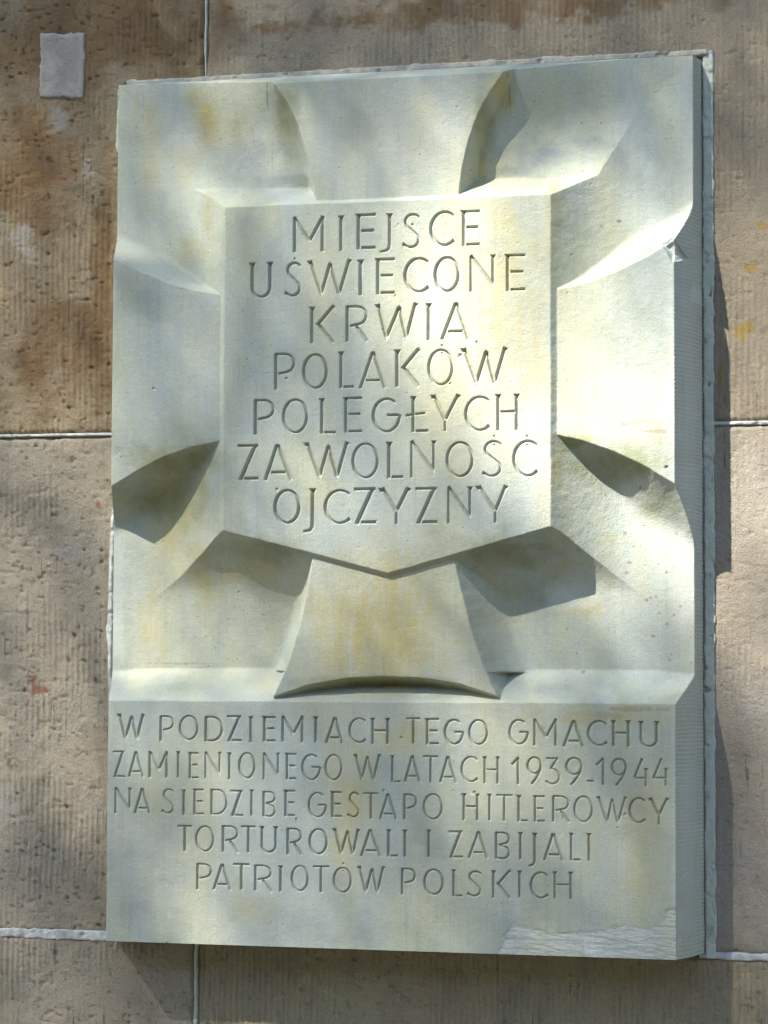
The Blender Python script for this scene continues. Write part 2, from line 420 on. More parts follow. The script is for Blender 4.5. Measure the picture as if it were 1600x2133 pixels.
def P(lst, h): return [tuple(map(float, bp(a, b_, h))) for a, b_ in lst]
# floor of the four corner hollows
edge_d = np.minimum(np.minimum(X - x0b, x1b - X), zt - Z)
floor = HB + 0.0035 * (fbm(X, Z, 0.20, 301, 2) - 0.5) - 0.010 * smooth(0.004, 0.085, edge_d)
# centre panel and its hollowed hips
panel_px = [(475, 432), (640, 425), (1138, 402), (1150, 600), (1149, 760), (1143, 1098), (808, 1193), (470, 1105), (464, 760), (466, 600)]
panel = P(panel_px, HP)
sdp = poly_sd(XW, ZW, panel)
pxl, pxr = float(bp(467, 760, HP)[0]), float(bp(1147, 760, HP)[0])
pzt = float(bp(800, 418, HP)[1])
c1 = bp(470, 1105, HP); c2 = bp(808, 1193, HP); c3 = bp(1143, 1098, HP)
zlow = np.where(X < c2[0], c1[1] + (X - c1[0]) * (c2[1] - c1[1]) / (c2[0] - c1[0]), c2[1] + (X - c2[0]) * (c3[1] - c2[1]) / (c3[0] - c2[0]))
zlow = np.minimum(zlow, max(c1[1], c3[1]) + 0.004)
dxs = np.maximum(np.maximum(pxl - XW, XW - pxr), 0)
dup = np.maximum(ZW - pzt, 0); ddn = np.maximum(zlow - ZW, 0)
def fall(d, R, p, top, low): return low + (top - low) * np.clip(1 - d / R, 0, 1) ** p
hipx = fall(dxs, 215 * PX, 2.1, HP, HB - 0.008)
ru = 50 * PX * (0.75 + 0.5 * fbm(X, Z * 0, 0.08, 333, 2))
hipu = HB - 0.006 + (HP - HB + 0.006) * (0.52 * np.clip(1 - dup / ru, 0, 1) ** 1.15 + 0.48 * np.clip(1 - dup / (205 * PX), 0, 1) ** 1.6)
hipd = fall(ddn, 195 * PX, 2.2, HP, HB - 0.010)
pyr = np.minimum(np.minimum(hipx, hipu), hipd)
# cross arms
arm_px = {
 "top": [(560, 130), (572, 176), (600, 215), (622, 262), (640, 320), (655, 380), (662, 440), (953, 440), (957, 388), (963, 345), (975, 292), (995, 236), (1022, 188), (1050, 150), (1062, 120)],
 "left": [(180, 508), (233, 537), (285, 563), (345, 588), (405, 604), (500, 620), (500, 912), (463, 917), (400, 930), (340, 952), (285, 980), (234, 1012), (180, 1046)],
 "right": [(1100, 617), (1152, 604), (1220, 590), (1290, 563), (1350, 534), (1405, 498), (1460, 460), (1460, 1045), (1405, 1006), (1340, 967), (1280, 940), (1215, 917), (1150, 903), (1100, 895)],
 "bottom": [(655, 1100), (652, 1160), (641, 1230), (623, 1310), (600, 1385), (570, 1452), (640, 1427), (720, 1413), (800, 1409), (880, 1412), (960, 1425), (1036, 1451), (1006, 1385), (981, 1310), (961, 1230), (945, 1158), (942, 1100)],
}
arm_R = {"top": (62, 1.9), "left": (80, 1.7), "right": (100, 1.7), "bottom": (80, 1.9)}
arm_sd, arm_h = {}, {}
for k, pts in arm_px.items():
    sd = poly_sd(XW, ZW, P(pts, HA)); arm_sd[k] = sd
    R, p = arm_R[k]
    if k in ("left", "right"):
        R = np.where(Z < float(bp(800, 760, HA)[1]), R * 1.25, R * 0.85)
    if k == "bottom":
        R = np.where(Z < float(bp(800, 1400, HA)[1]), 46, np.where(X > 0, 100, 62))
    arm_h[k] = fall(np.maximum(sd, 0), R * PX, p, HA, HB - 0.010)
# lower inscription panel with its sloping ledge
ta, tb = bp(228, 1459, HT), bp(1405, 1466, HT)
ztx = ta[1] + (X - ta[0]) * (tb[1] - ta[1]) / (tb[0] - ta[0])
dtx = np.maximum(ZW - ztx, 0)
text_h = fall(dtx, 68 * PX + 0.004 * (fbm(X, Z * 0, 0.1, 77, 2) - 0.5), 1.05, HT, HB - 0.006)
# the two upper scoops rise towards the top arm, so its flanks are only a narrow band
rise = np.exp(-(np.maximum(arm_sd["top"], 0) / (150 * PX)) ** 2) * smooth(pzt - 0.01, pzt + 0.05, Z)
floor = floor + 0.032 * rise
layers = [("field", floor), ("panel", pyr)] + [("arm_" + k, arm_h[k]) for k in arm_h] + [("text", text_h)]
stack = np.stack([a for _, a in layers]); region = stack.argmax(0); H = stack.max(0)
def smax(a, b_, k):
    h = np.maximum(k - np.abs(a - b_), 0); return np.maximum(a, b_) + h * h / (4 * k)
S = stack[0]
for q in range(1, len(layers)):
    S = smax(S, stack[q], 0.012 if layers[q][0] == "panel" else (0.004 if layers[q][0] == "text" else 0.007))
wS = smooth(HB + 0.016, HB + 0.040, H)          # the scoops run soft below, the arrises stay sharp above
H = S * (1 - wS) + H * wS
del stack, S, wS
# softened creases between the carved faces
def blur(A, n=1):
    for _ in range(n):
        B = np.pad(A, 1, mode='edge')
        A = (B[1:-1, 1:-1] * 4 + B[:-2, 1:-1] + B[2:, 1:-1] + B[1:-1, :-2] + B[1:-1, 2:]) / 8
    return A
H = blur(H, 2)
# the whole block is dressed back to its edges
eL = X - x0b; eR = x1b - X; eT = zt - Z
capL = HB + (HT - HB) * (eL / (21 * PX)) ** 1.0
capR = HB - 0.002 + (HT - HB) * (eR / (31 * PX)) ** 0.85
capT = HB + (HT - HB) * (eT / (33 * PX)) ** 1.0
cap = np.minimum(np.minimum(capL, capR), capT)
dressed = cap < H
H = np.minimum(H, cap)
H = blur(H, 1)
# chisel combing on the right return
tool = dressed & (eR < 45 * PX)
H = H + np.where(tool, 0.0008 * np.sin(Z / 0.0052 * 2 * np.pi + 3 * vnoise(X, Z, 0.02, 5)) * vnoise(X, Z, 0.03, 6), 0)
# hand-dressed unevenness
H = H + 0.0012 * (fbm(X, Z, 0.09, 310, 3) - 0.5) + 0.00035 * (fbm(X, Z, 0.012, 320, 3) - 0.5)
# broken corner of the right arm, small dents
cx_, cz_ = bp(1400, 517, HA)
brk = np.clip(1 - (np.abs(X - cx_) / 0.0155 + np.abs(Z - cz_ + (X - cx_) * 0.5) / 0.016) + 0.5 * (fbm(X, Z, 0.014, 61, 3) - 0.5), 0, 1)
H = H - 0.011 * np.clip(brk * 1.6, 0, 1) ** 0.7
rng = np.random.RandomState(8)
def dent(px, py, r, dep, h=HA):
    x, z = bp(px, py, h); global H
    d = np.hypot(X - x, Z - z) / (r * PX)
    H = H - dep * np.clip(1 - d * d, 0, 1)
for px, py in ((1390, 974), (962, 742), (1330, 1012), (320, 810), (862, 470), (940, 800), (580, 1020), (600, 790), (836, 1537), (1302, 1697), (989, 1651), (800, 1647), (1200, 1145)):
    dent(px, py, rng.uniform(3, 5), 0.0018)
for _ in range(150):
    dent(rng.uniform(240, 1400), rng.uniform(190, 1970), rng.uniform(1.2, 2.8), rng.uniform(.0005, .0012))

# ---- V-cut lettering ------------------------------------------------
G = np.zeros_like(H); line_id = np.full(H.shape, -1, np.int8)
def cut_window(x0, x1, z0, z1):
    c0 = max(0, int((x0 - x0b) / STEP) - 2); c1_ = min(NX, int((x1 - x0b) / STEP) + 4)
    r0 = max(0, int((zt - z1) / STEP) - 2); r1 = min(NZ, int((zt - z0) / STEP) + 4)
    return slice(r0, r1), slice(c0, c1_)
SLOPE = 1.85
def cut_seg(a, b_, r0, r1, li, cap_=(1, 1)):
    """straight groove a -> b with half width r0 -> r1 and chiselled ends"""
    (ax, az), (bx, bz) = a, b_
    R = max(r0, r1) + .0005
    w = cut_window(min(ax, bx) - R, max(ax, bx) + R, min(az, bz) - R, max(az, bz) + R)
    xx, zz = X[w], Z[w]
    L = math.hypot(bx - ax, bz - az) + 1e-9
    ux, uz = (bx - ax) / L, (bz - az) / L
    s = (xx - ax) * ux + (zz - az) * uz; q = np.abs(-(xx - ax) * uz + (zz - az) * ux)
    t = np.clip(s / L, 0, 1); r = r0 + (r1 - r0) * t
    g_ = np.minimum(r - q, np.minimum(s, L - s) * 1.3)
    g_ = np.clip(g_, 0, None) * SLOPE
    hit = g_ > G[w]
    G[w] = np.where(hit, g_, G[w]); line_id[w] = np.where(g_ > 0.00004, li, line_id[w])
def cut_curve(pts, radii, li):
    pts = np.array(pts); R = max(radii) + .0005
    w = cut_window(pts[:, 0].min() - R, pts[:, 0].max() + R, pts[:, 1].min() - R, pts[:, 1].max() + R)
    xx, zz = X[w], Z[w]; best = np.full(xx.shape, -1.0)
    for i in range(len(pts) - 1):
        (ax, az), (bx, bz) = pts[i], pts[i + 1]
        ex, ez = bx - ax, bz - az
        t = np.clip(((xx - ax) * ex + (zz - az) * ez) / (ex * ex + ez * ez + 1e-15), 0, 1)
        d = np.hypot(xx - ax - t * ex, zz - az - t * ez)
        best = np.maximum(best, radii[i] + (radii[i + 1] - radii[i]) * t - d)
    g_ = np.clip(best, 0, None) * SLOPE
    G[w] = np.maximum(G[w], g_); line_id[w] = np.where(g_ > 0.00004, li, line_id[w])
def glyph(ch, xa, xb, zt_, zb_, r, li, mx=None):
    """one carved capital between xa and xb, from zt_ down to zb_; r = half width of a stroke"""
    H_ = zt_ - zb_; W_ = xb - xa
    y = lambda t: zb_ + H_ * t
    xx = lambda t: xa + W_ * t
    rb = r * 0.80                                                  # cross bars are finer
    jit = random.uniform
    def stem(x, t0=0.0, t1=1.0, rr=r):
        cut_seg((x, y(t0)), (x, y(t1)), rr * 0.95, rr * 0.98, li)
        if t1 >= 0.99: cut_seg((x, y(t1) - rr * 2.4), (x, y(t1)), rr * 0.7, rr * 1.75, li)
    def diag(x0, t0, x1, t1, rr=r * 0.95): cut_seg((x0, y(t0)), (x1, y(t1)), rr, rr, li)
    def wedge(x, t1=1.0): cut_seg((x, y(t1) - r * 2.2), (x, y(t1)), r * 0.6, r * 1.6, li)
    def bar(x0, x1, t): cut_seg((x0, y(t)), (x1, y(t)), rb, rb * 1.1, li)
    def arc(cx, cy, ax, ay, d0, d1, n=26, r0=None, r1=None, taper=True):
        a = np.radians(np.linspace(d0, d1, n))
        pts = np.stack([cx + ax * np.cos(a), y(0) + H_ * 0 + cy + ay * np.sin(a)], 1)
        rad = [0.86 * r * (0.86 + 0.22 * abs(math.cos(t))) for t in a]
        if r0: rad = list(np.linspace(r0, r1, n))
        cut_curve(pts, rad, li)
    cyc = H_ / 2; ry = H_ / 2 - r * 0.85
    if ch == 'I': stem((xa + xb) / 2)
    elif ch == 'L': stem(xa); bar(xa + r * 1.2, xb, rb / H_)
    elif ch == 'Ł': stem(mx); bar(mx + r * 1.2, xb, rb / H_); cut_seg((xa, y(.47)), (xa + W_ * .86, y(.53)), rb, rb, li)
    elif ch == 'E': stem(xa); bar(xa + r * .6, xb, 1 - rb / H_); bar(xa + r * 1.2, xb - W_ * .10, .52); bar(xa + r * 1.2, xb, rb * 1.1 / H_)
    elif ch == 'H': stem(xa); stem(xb); bar(xa + r * .8, xb - r * .8, .52)
    elif ch == 'T': stem((xa + xb) / 2, 0, .95); bar(xa, xb, 1 - rb / H_)
    elif ch == 'J':
        x = xb - r; stem(x, 0.10, 1.0)
        cut_curve([(x, y(.12)), (x - r * .3, y(.04)), (x - r * 1.3, y(-.02)), (xa + r * .6, y(-.05))], [r * .95, r * .95, r * .85, r * .7], li)
    elif ch == 'j':
        x = xb - r; stem(x, 0.0, 1.0)
        cut_curve([(x, y(.02)), (x - r * .2, y(-.06)), (x - r * 1.2, y(-.14)), (xa + r * .4, y(-.17))], [r * .95, r * .95, r * .85, r * .75], li)
    elif ch == 'M':
        m_ = mx or (xa + xb) / 2
        cut_seg((xa, y(0)), (xa, y(1)), r, r * .9, li); cut_seg((xb, y(0)), (xb, y(1)), r, r * .9, li)
        diag(xa - r * .3, 1.0, m_, .32); diag(m_, .32, xb + r * .3, 1.0)
        cut_seg((m_, y(.40)), (m_, y(.28)), r * .9, r * .2, li)
    elif ch == 'N':
        cut_seg((xa, y(0)), (xa, y(.97)), r * .85, r * .7, li); stem(xb, .22, 1.0, r * .85)
        diag(xa - r * .2, 1.0, xb, .18); cut_seg((xb, y(.24)), (xb, y(.06)), r * .8, r * .2, li)
    elif ch == 'A':
        m_ = mx or (xa + xb) / 2
        diag(xa + r * .8, 0, m_ - r * .1, .97); diag(m_ + r * .1, .97, xb - r * .8, 0, r)
        cut_seg((m_, y(.88)), (m_, y(1.0)), r * .9, r * .25, li)
        bar(xa + W_ * .26, xb - W_ * .24, .22)
    elif ch == 'W':
        b1, m_, b2 = mx
        diag(xa + r * 1.2, 1.0, b1, .08, r); diag(b1, .08, m_, .90); diag(m_, .90, b2, .06, r); diag(b2, .06, xb - r, 1.0)
        wedge(xa + r * 1.0); cut_seg((xb - r * 1.3, y(1) - r * 1.8), (xb - r * .6, y(1)), r * .7, r * 1.25, li)
        for q in (b1, b2): cut_seg((q, y(.14)), (q, y(-.02)), r * .9, r * .2, li)
        cut_seg((m_, y(.82)), (m_, y(.95)), r * .9, r * .25, li)
    elif ch == 'Y':
        j, t = mx
        diag(xa + r * 1.2, 1.0, j, t, r); diag(j, t, xb - r, 1.0); stem(j, 0, t + .03, r * .85)
        wedge(xa + r * 1.0); cut_seg((xb - r * 1.3, y(1) - r * 1.8), (xb - r * .6, y(1)), r * .7, r * 1.25, li)
    elif ch == 'K':
        stem(xa); k_ = xa + W_ * .22
        diag(k_ + r * .2, .50, xb - r * .8, 1.0); cut_seg((xb - r * 1.6, y(.95)), (xb - r * .2, y(1.0)), r * .7, r * 1.1, li)
        diag(k_, .56, xb - r * .6, 0, r)
    elif ch == 'Z':
        bar(xa, xb - r * .3, 1 - rb / H_); diag(xb - r * 1.5, .97, xa + r * 1.2, .0, r * 1.05); bar(xa + W_ * .30, xb, rb * 1.1 / H_)
    elif ch == 'U':
        stem(xa, .28, 1.0); stem(xb, .28, 1.0)
        arc((xa + xb) / 2, H_ * .31, (xb - xa) / 2, H_ * .31 - r * .85, 180, 360)
    elif ch == 'O': arc((xa + xb) / 2, cyc, W_ / 2 - r * .85, ry, 90, 451, 44)
    elif ch == 'C':
        arc(xa + W_ * .60, cyc, W_ * .60 - r * .85, ry, 52, 306, 34)
        x_ = xa + W_ * .60 + (W_ * .6 - r * .85) * math.cos(math.radians(306)); z_ = zb_ + cyc + ry * math.sin(math.radians(306))
        cut_seg((x_ - r, z_ - r * .6), (x_ + r * .9, z_ + r * .6), r * .5, r * 1.15, li)
    elif ch == 'G':
        arc(xa + W_ * .56, cyc, W_ * .56 - r * .85, ry, 55, 360 - 4, 40)
        bar(xb - W_ * .42, xb + r * .4, .50)
    elif ch == 'S':
        pts = []; rx_ = W_ * .5 - r
        for a in np.linspace(35, 225, 16): pts.append((xa + W_ * .54 + rx_ * .92 * math.cos(math.radians(a)), y(.755) + H_ * (.245 - .85 * r / H_) * math.sin(math.radians(a))))
        for a in np.linspace(40, -140, 16): pts.append((xa + W_ * .44 + rx_ * math.cos(math.radians(a)), y(.255) + H_ * (.255 - .85 * r / H_) * math.sin(math.radians(a))))
        cut_curve(pts, [r * .8] * len(pts), li)
        e_ = pts[-1]; cut_seg((e_[0] + r * .8, e_[1] - r * .3), (e_[0] - r * 1.0, e_[1] + r * .3), r * .5, r * 1.1, li)
    elif ch in 'PRBD':
        stem(xa, 0, .97)
        top_r = H_ / 2 * .46
        bw = xb - xa - r * .85
        if ch == 'D':
            cut_curve([(xa, y(1) - rb)] + [(xa + bw * .35 + bw * .65 * math.cos(a), y(.5) + (H_ / 2 - rb) * math.sin(a)) for a in np.radians(np.linspace(88, -88, 22))] + [(xa + r, y(0) + rb)], [rb] + [rb + (r * .9 - rb) * math.cos(a) for a in np.radians(np.linspace(88, -88, 22))] + [rb], li)
        else:
            low = .42 if ch != 'B' else .50
            cy_, ay_ = (1 + low) / 2, (1 - low) / 2 * H_ - rb
            bw1 = bw * (mx if mx else 1.0)
            cut_curve([(xa, y(1) - rb)] + [(xa + bw1 * .45 + bw1 * .55 * math.cos(a), y(cy_) + ay_ * math.sin(a)) for a in np.radians(np.linspace(88, -88, 18))] + [(xa + r * 1.8, y(low) + rb * .4)], [rb] + [rb + (r * .85 - rb) * math.cos(a) for a in np.radians(np.linspace(88, -88, 18))] + [rb], li)
            if ch == 'R': diag(xa + bw * .45, low + .03, xb - r * .2, 0, r)
            if ch == 'B':
                cut_curve([(xa + bw * .3, y(.5))] + [(xa + bw * .45 + bw * .55 * math.cos(a), y(.25) + (H_ * .25 - rb * .6) * math.sin(a)) for a in np.radians(np.linspace(85, -88, 18))] + [(xa + r, y(0) + rb)], [rb] + [rb + (r * .85 - rb) * math.cos(a) for a in np.radians(np.linspace(88, -88, 18))] + [rb], li)
    elif ch == '1': cut_seg((xb - r, y(0)), (xb - r, y(.98)), r * .95, r * .85, li); diag(xa + r * .3, .70, xb - r * .6, .97)
    elif ch == '9':
        cr = H_ * .335
        arc((xa + xb) / 2, H_ - cr, W_ / 2 - r * .85, cr - r * .8, 90, 451, 34)
        cut_curve([(xb - r * .85, y(1) - cr), (xb - r * 1.3, y(.48)), (xa + W_ * .62, y(.22)), (xa + W_ * .36, y(0) + r * .4)], [r * .85, r * .9, r * .95, r * .9], li)
    elif ch == '3':
        bar(xa, xb - W_ * .14, 1 - rb / H_); diag(xb - W_ * .22, .95, xa + W_ * .34, .60)
        cut_curve([(xa + W_ * .34, y(.60))] + [(xa + W_ * .42 + (W_ * .58 - r * .85) * math.cos(a), y(.31) + (H_ * .31 - r * .8) * math.sin(a)) for a in np.radians(np.linspace(78, -140, 20))], [r * .8] * 21, li)
    elif ch == '4':
        diag(xa + W_ * .62, 1.0, xa + r, .30); bar(xa + r * .5, mx + r, .30); cut_seg((mx, y(0)), (mx, y(.66)), r * .85, r * .85, li)
        cut_seg((mx, y(.66) - r * 2), (mx, y(.66)), r * .7, r * 1.5, li)
    elif ch == '-': bar(xa, xb, .14)
def tick(px, y0_, y1_, h, li, r=.0017):
    a = bp(px, y0_, h); b_ = bp(px, y1_, h)
    cut_seg((float(a[0]), float(b_[1])), (float(a[0]), float(a[1])), r * .5, r, li)
LINES = [
 # reference x, top, bottom in the photo at that x, height, half stroke px, letters (char, left, right, extra)
 (810, 443.5, 519.5, HP, 4.4, [('M', 614, 672, 645), ('I', 705, 716), ('E', 747, 783), ('J', 791, 816), ('S', 837, 879), ('C', 894, 947), ('E', 966, 1000)], []),
 (810, 537.5, 614.5, HP, 4.5, [('U', 525.5, 562.5), ('S', 592, 631), ('W', 641, 732, (669.5, 687.5, 706.5)), ('I', 746, 756), ('E', 787.5, 823), ('C', 840, 894), ('O', 903, 959), ('N', 981, 1027), ('E', 1058, 1095)], [(614, 536, 543), (614, 548, 553), (823, 612, 620)]),
 (810, 633, 711, HP, 4.5, [('K', 650, 698), ('R', 723.5, 767), ('W', 782, 870, (805, 831.5, 846.7)), ('I', 887, 899), ('A', 917, 980, 950)], [(993, 709, 720)]),
 (810, 729.5, 808, HP, 4.4, [('P', 574.5, 616), ('O', 629, 684), ('L', 710.5, 737), ('A', 747, 806, 777), ('K', 827.5, 876), ('O', 890, 946), ('W', 961, 1057, (993, 1013, 1030.5))], [(921, 717, 724), (921, 733, 738)]),
 (810, 825.5, 902, HP, 4.4, [('P', 532, 573), ('O', 587, 643), ('L', 670.5, 700), ('E', 720.5, 755), ('G', 774, 830), ('Ł', 845, 893, 861), ('Y', 898, 959, (927.5, .30)), ('C', 967, 1021), ('H', 1038, 1076.5)], []),
 (810, 919.5, 997.5, HP, 4.4, [('Z', 495, 539), ('A', 549, 611, 577.5), ('W', 634, 727, (666, 684, 702.5)), ('O', 732, 790), ('L', 810.5, 840), ('N', 857.5, 903.5), ('O', 928, 988), ('S', 1003, 1050), ('C', 1067, 1121)], [(1029.5, 906, 912), (1029.5, 924, 930), (1098, 906, 912), (1098, 924, 930)]),
 (810, 1016, 1093, HP, 4.6, [('O', 569, 627), ('j', 633, 656), ('C', 674, 730), ('Z', 737, 784), ('Y', 790, 855, (826, .36)), ('Z', 865, 912), ('N', 934.5, 979), ('Y', 992, 1058, (1032, .32))], []),
 (810, 1494.5, 1550.5, HT, 3.6, [('W', 244, 301, (261, 274, 285.5)), ('P', 335, 363), ('O', 372, 414), ('D', 429, 465.5), ('Z', 472, 504), ('I', 517, 528), ('E', 551, 574), ('M', 589, 629.5, 611), ('I', 652, 663), ('A', 676, 717, 697.5), ('C', 725.5, 763), ('H', 776.5, 807.5), ('T', 846, 876.5), ('E', 890, 915), ('G', 924, 963), ('O', 975, 1018), ('G', 1059, 1098), ('M', 1114, 1157.5, 1137.5), ('A', 1171, 1218.5, 1195), ('C', 1222, 1265.5), ('H', 1278, 1309), ('U', 1335.5, 1368)], []),
 (810, 1572, 1629.5, HT, 3.3, [('Z', 235, 260), ('A', 266, 301, 283), ('M', 312, 347, 331), ('I', 366, 376), ('E', 396, 414), ('N', 428, 457.5), ('I', 473, 482), ('O', 495.5, 533), ('N', 549.5, 579), ('E', 598, 617.5), ('G', 627, 665), ('O', 675.5, 714), ('W', 736.5, 793.5, (754, 765, 778)), ('L', 817, 835), ('A', 840.5, 877, 859), ('T', 881, 913), ('A', 914, 953, 933), ('C', 959, 996), ('H', 1010, 1037), ('1', 1065, 1083), ('9', 1096.5, 1130), ('3', 1137, 1168), ('9', 1177, 1214.5), ('-', 1223, 1237), ('1', 1241, 1260), ('9', 1272, 1307), ('4', 1318, 1351, 1346), ('4', 1358, 1391, 1387.5)], []),
 (810, 1650.5, 1707, HT, 3.3, [('N', 240.5, 270), ('A', 278, 314.5, 296), ('S', 335.5, 365.5), ('I', 377, 388), ('E', 405.5, 425), ('D', 441, 474.5), ('Z', 479.5, 507), ('I', 519, 529), ('B', 549.5, 575), ('E', 595, 615), ('G', 640.5, 677.5), ('E', 692.5, 712.5), ('S', 723, 752), ('T', 756.5, 788.5), ('A', 789, 828.5, 808), ('P', 842.5, 869.5), ('O', 880, 923.5), ('H', 966.5, 994.5), ('I', 1015, 1025), ('T', 1034, 1068), ('L', 1081, 1100), ('E', 1115, 1135.5), ('R', 1153, 1187), ('O', 1194, 1236.5), ('W', 1243, 1306, (1265, 1275.5, 1287.5)), ('C', 1309, 1345), ('Y', 1351, 1394, (1373, .36))], [(617, 1703, 1714)]),
 (810, 1727.5, 1785.5, HT, 3.5, [('T', 369.5, 400), ('O', 406, 447), ('R', 464.5, 497), ('T', 502, 532.5), ('U', 545.5, 574), ('R', 599.5, 630), ('O', 642, 683.5), ('W', 693, 750, (710.5, 724, 735)), ('A', 749.5, 796, 771), ('L', 809.5, 829), ('I', 838, 849), ('I', 887, 899), ('Z', 934, 965), ('A', 974, 1018.5, 997), ('B', 1034, 1064), ('I', 1079, 1090), ('j', 1102, 1118), ('A', 1131, 1176.5, 1152.4), ('L', 1190, 1210), ('I', 1221, 1233)], []),
 (810, 1807, 1864.5, HT, 3.5, [('P', 411.5, 442), ('A', 442, 483, 462.5), ('T', 485.5, 520), ('R', 532, 567), ('I', 579, 590), ('O', 605, 644), ('T', 651.5, 686), ('O', 693, 734), ('W', 744.5, 802, (762, 775, 786)), ('P', 838, 867.5), ('O', 881.5, 925.5), ('L', 945, 964), ('S', 972, 1006.5), ('K', 1028, 1065), ('I', 1077, 1088), ('C', 1103, 1142.5), ('H', 1156, 1189)], [(715, 1797, 1803), (715, 1812, 1817)]),
]
WORDS = [[7], [9], [5], [7], [9], [2, 7], [8], [1, 11, 4, 6], [12, 1, 6, 9], [2, 8, 7, 10], [11, 1, 8], [9, 8]]
word_of = []; word_id = -1
random.seed(4)
for line_no, (rx_, ty, by, hh, rpx, letters, ticks) in enumerate(LINES):
    zt_ = float(bp(rx_, ty, hh)[1]); zb_ = float(bp(rx_, by, hh)[1]); ym = (ty + by) / 2
    cx1 = lambda p: float(bp(p, ym, hh)[0])
    assert sum(WORDS[line_no]) == len(letters), line_no
    ends = list(np.cumsum(WORDS[line_no])[:-1]); word_id += 1; word_of.append(line_no); spans = [[0, 9999, word_id]]
    for k_l, L_ in enumerate(letters):
        if k_l in ends:
            word_id += 1; word_of.append(line_no); spans[-1][1] = L_[1] - 4; spans.append([L_[1] - 4, 9999, word_id])
        li = word_id
        ch, a, b_ = L_[:3]; ex_ = L_[3] if len(L_) > 3 else None
        if ch in 'W': ex_ = tuple(cx1(q) for q in ex_)
        elif ch == 'Y': ex_ = (cx1(ex_[0]), ex_[1])
        elif ch in 'MAŁ4': ex_ = cx1(ex_)
        j = random.uniform(-.0007, .0007)
        glyph(ch, cx1(a), cx1(b_), zt_ + j + random.uniform(-.0005, .0005), zb_ + j, rpx * PX * random.uniform(.98, 1.10), li, ex_)
    for t in ticks: tick(*t, hh, [w_[2] for w_ in spans if w_[0] <= t[0] < w_[1]][0])
Gn = G * (1 + 0.25 * (fbm(X, Z, 0.006, 91, 2) - 0.5))
H = H - np.minimum(Gn, 0.0088)
# rough comb-cut repair along the bottom right edge
rep_poly = P([(1034, 2010), (1037, 1982), (1062, 1924), (1110, 1931), (1180, 1942), (1240, 1938), (1300, 1930), (1350, 1934), (1380, 1915), (1392, 1893), (1420, 1890), (1420, 2020)], HT)
sdr = poly_sd(X, Z, rep_poly) + 0.004 * (fbm(X, Z, 0.012, 95) - 0.5)
rep = 1 - smooth(-0.004, 0.002, sdr + 0.006 * (fbm(X, Z, 0.005, 96, 3) - 0.5))
comb = 0.0010 * (fbm(X * 0.22 + 0.3 * Z, Z, 0.0030, 97, 4) - 0.5) * 2
H = H + rep * (comb - 0.0004 - 0.0007 * fbm(X, Z, 0.02, 98)) 

# ---- stains of the stone, some with shade or sky light painted in
def B(px, py, rx, ry, s, a=1.0, r=0.6, h=0.06):
    if min(rx, ry) < 9: return a * blob(X, Z, px, py, rx, ry, s, r, h)
    return a * blob(X, Z, px, py, rx, ry, s, r * .8, h, 0.0, 1.35)
def mx_(items):
    out = np.zeros_like(X)
    for it in items: out = np.maximum(out, B(*it))
    return out
ochre = mx_([(420, 240, 34, 80, 1, .75), (395, 190, 30, 30, 2, .8), (300, 300, 28, 150, 3, .45), (370, 330, 40, 60, 4, .4), (270, 230, 14, 90, 5, .3), (430, 450, 18, 60, 6, .5), (385, 520, 60, 50, 7, .4),
   (480, 270, 26, 40, 8, .4), (1050, 190, 30, 50, 9, .9, .5), (1000, 330, 14, 90, 10, .7, .4), (985, 385, 22, 16, 11, .6), (1160, 430, 22, 60, 12, .65, .5), (1155, 530, 12, 80, 13, .45), (800, 250, 180, 130, 14, .30, .9), (880, 260, 40, 90, 15, .35),
   (800, 1290, 230, 200, 16, .72, .6), (700, 1300, 60, 120, 17, .45, .8), (350, 1060, 90, 110, 18, .5, .8), (400, 1190, 60, 90, 19, .45, .8), (300, 1320, 40, 110, 20, .4, .8), (520, 1190, 90, 30, 21, .5, .8),
   (1170, 980, 14, 70, 22, .5), (1060, 640, 110, 330, 23, .36, .7), (960, 900, 160, 160, 230, .25, .8), (1120, 720, 20, 60, 24, .5, .9), (840, 620, 60, 140, 25, .22, .9), (735, 1640, 70, 90, 26, .45, .9), (860, 1530, 60, 50, 27, .45, .9), (1250, 1490, 120, 22, 28, .45, .9), (720, 1760, 30, 80, 29, .4, .9),
   (540, 1900, 60, 40, 30, .3, .9), (820, 1540, 40, 40, 31, .4), (1340, 1760, 40, 140, 32, .28, .9), (340, 1660, 30, 90, 33, .25, .9), (1270, 1120, 50, 12, 34, .25), (1215, 1268, 46, 16, 35, .6, .7), (700, 1010, 30, 60, 36, .35, .9), (660, 1050, 16, 50, 37, .4, .8), (1160, 1180, 40, 20, 38, .4)])
algae_shade = mx_([(600, 250, 40, 90, 41, .55, .5), (1010, 250, 22, 110, 42, .45, .5), (370, 960, 140, 40, 43, .45, .7), (340, 1040, 110, 60, 44, .5, .8), (560, 1150, 110, 34, 45, .5, .6), (1050, 1150, 120, 46, 46, .5, .7), (1300, 960, 140, 50, 47, .5, .6), (1200, 920, 60, 20, 48, .5), (800, 1420, 190, 14, 49, .55, .3), (1090, 1230, 90, 60, 50, .25, .8), (1360, 1050, 60, 40, 51, .35)])  # olive growth, also painted-in shade of the hollows and down-facing sides
rust = mx_([(1372, 902, 34, 6, 61, .65, .5), (1310, 884, 60, 4, 62, .4, .9), (1345, 762, 50, 3, 63, .3, .9), (1390, 740, 12, 14, 64, .25, .9), (1330, 1476, 60, 6, 65, .55, 1.0), (1270, 1490, 30, 8, 66, .35, 1.0),
   (1350, 1665, 40, 40, 67, .2, 1.2), (1423, 830, 2.2, 90, 68, .5, .8), (1100, 1140, 60, 7, 69, .35, 1.0), (1160, 960, 5, 60, 70, .35, .9)])
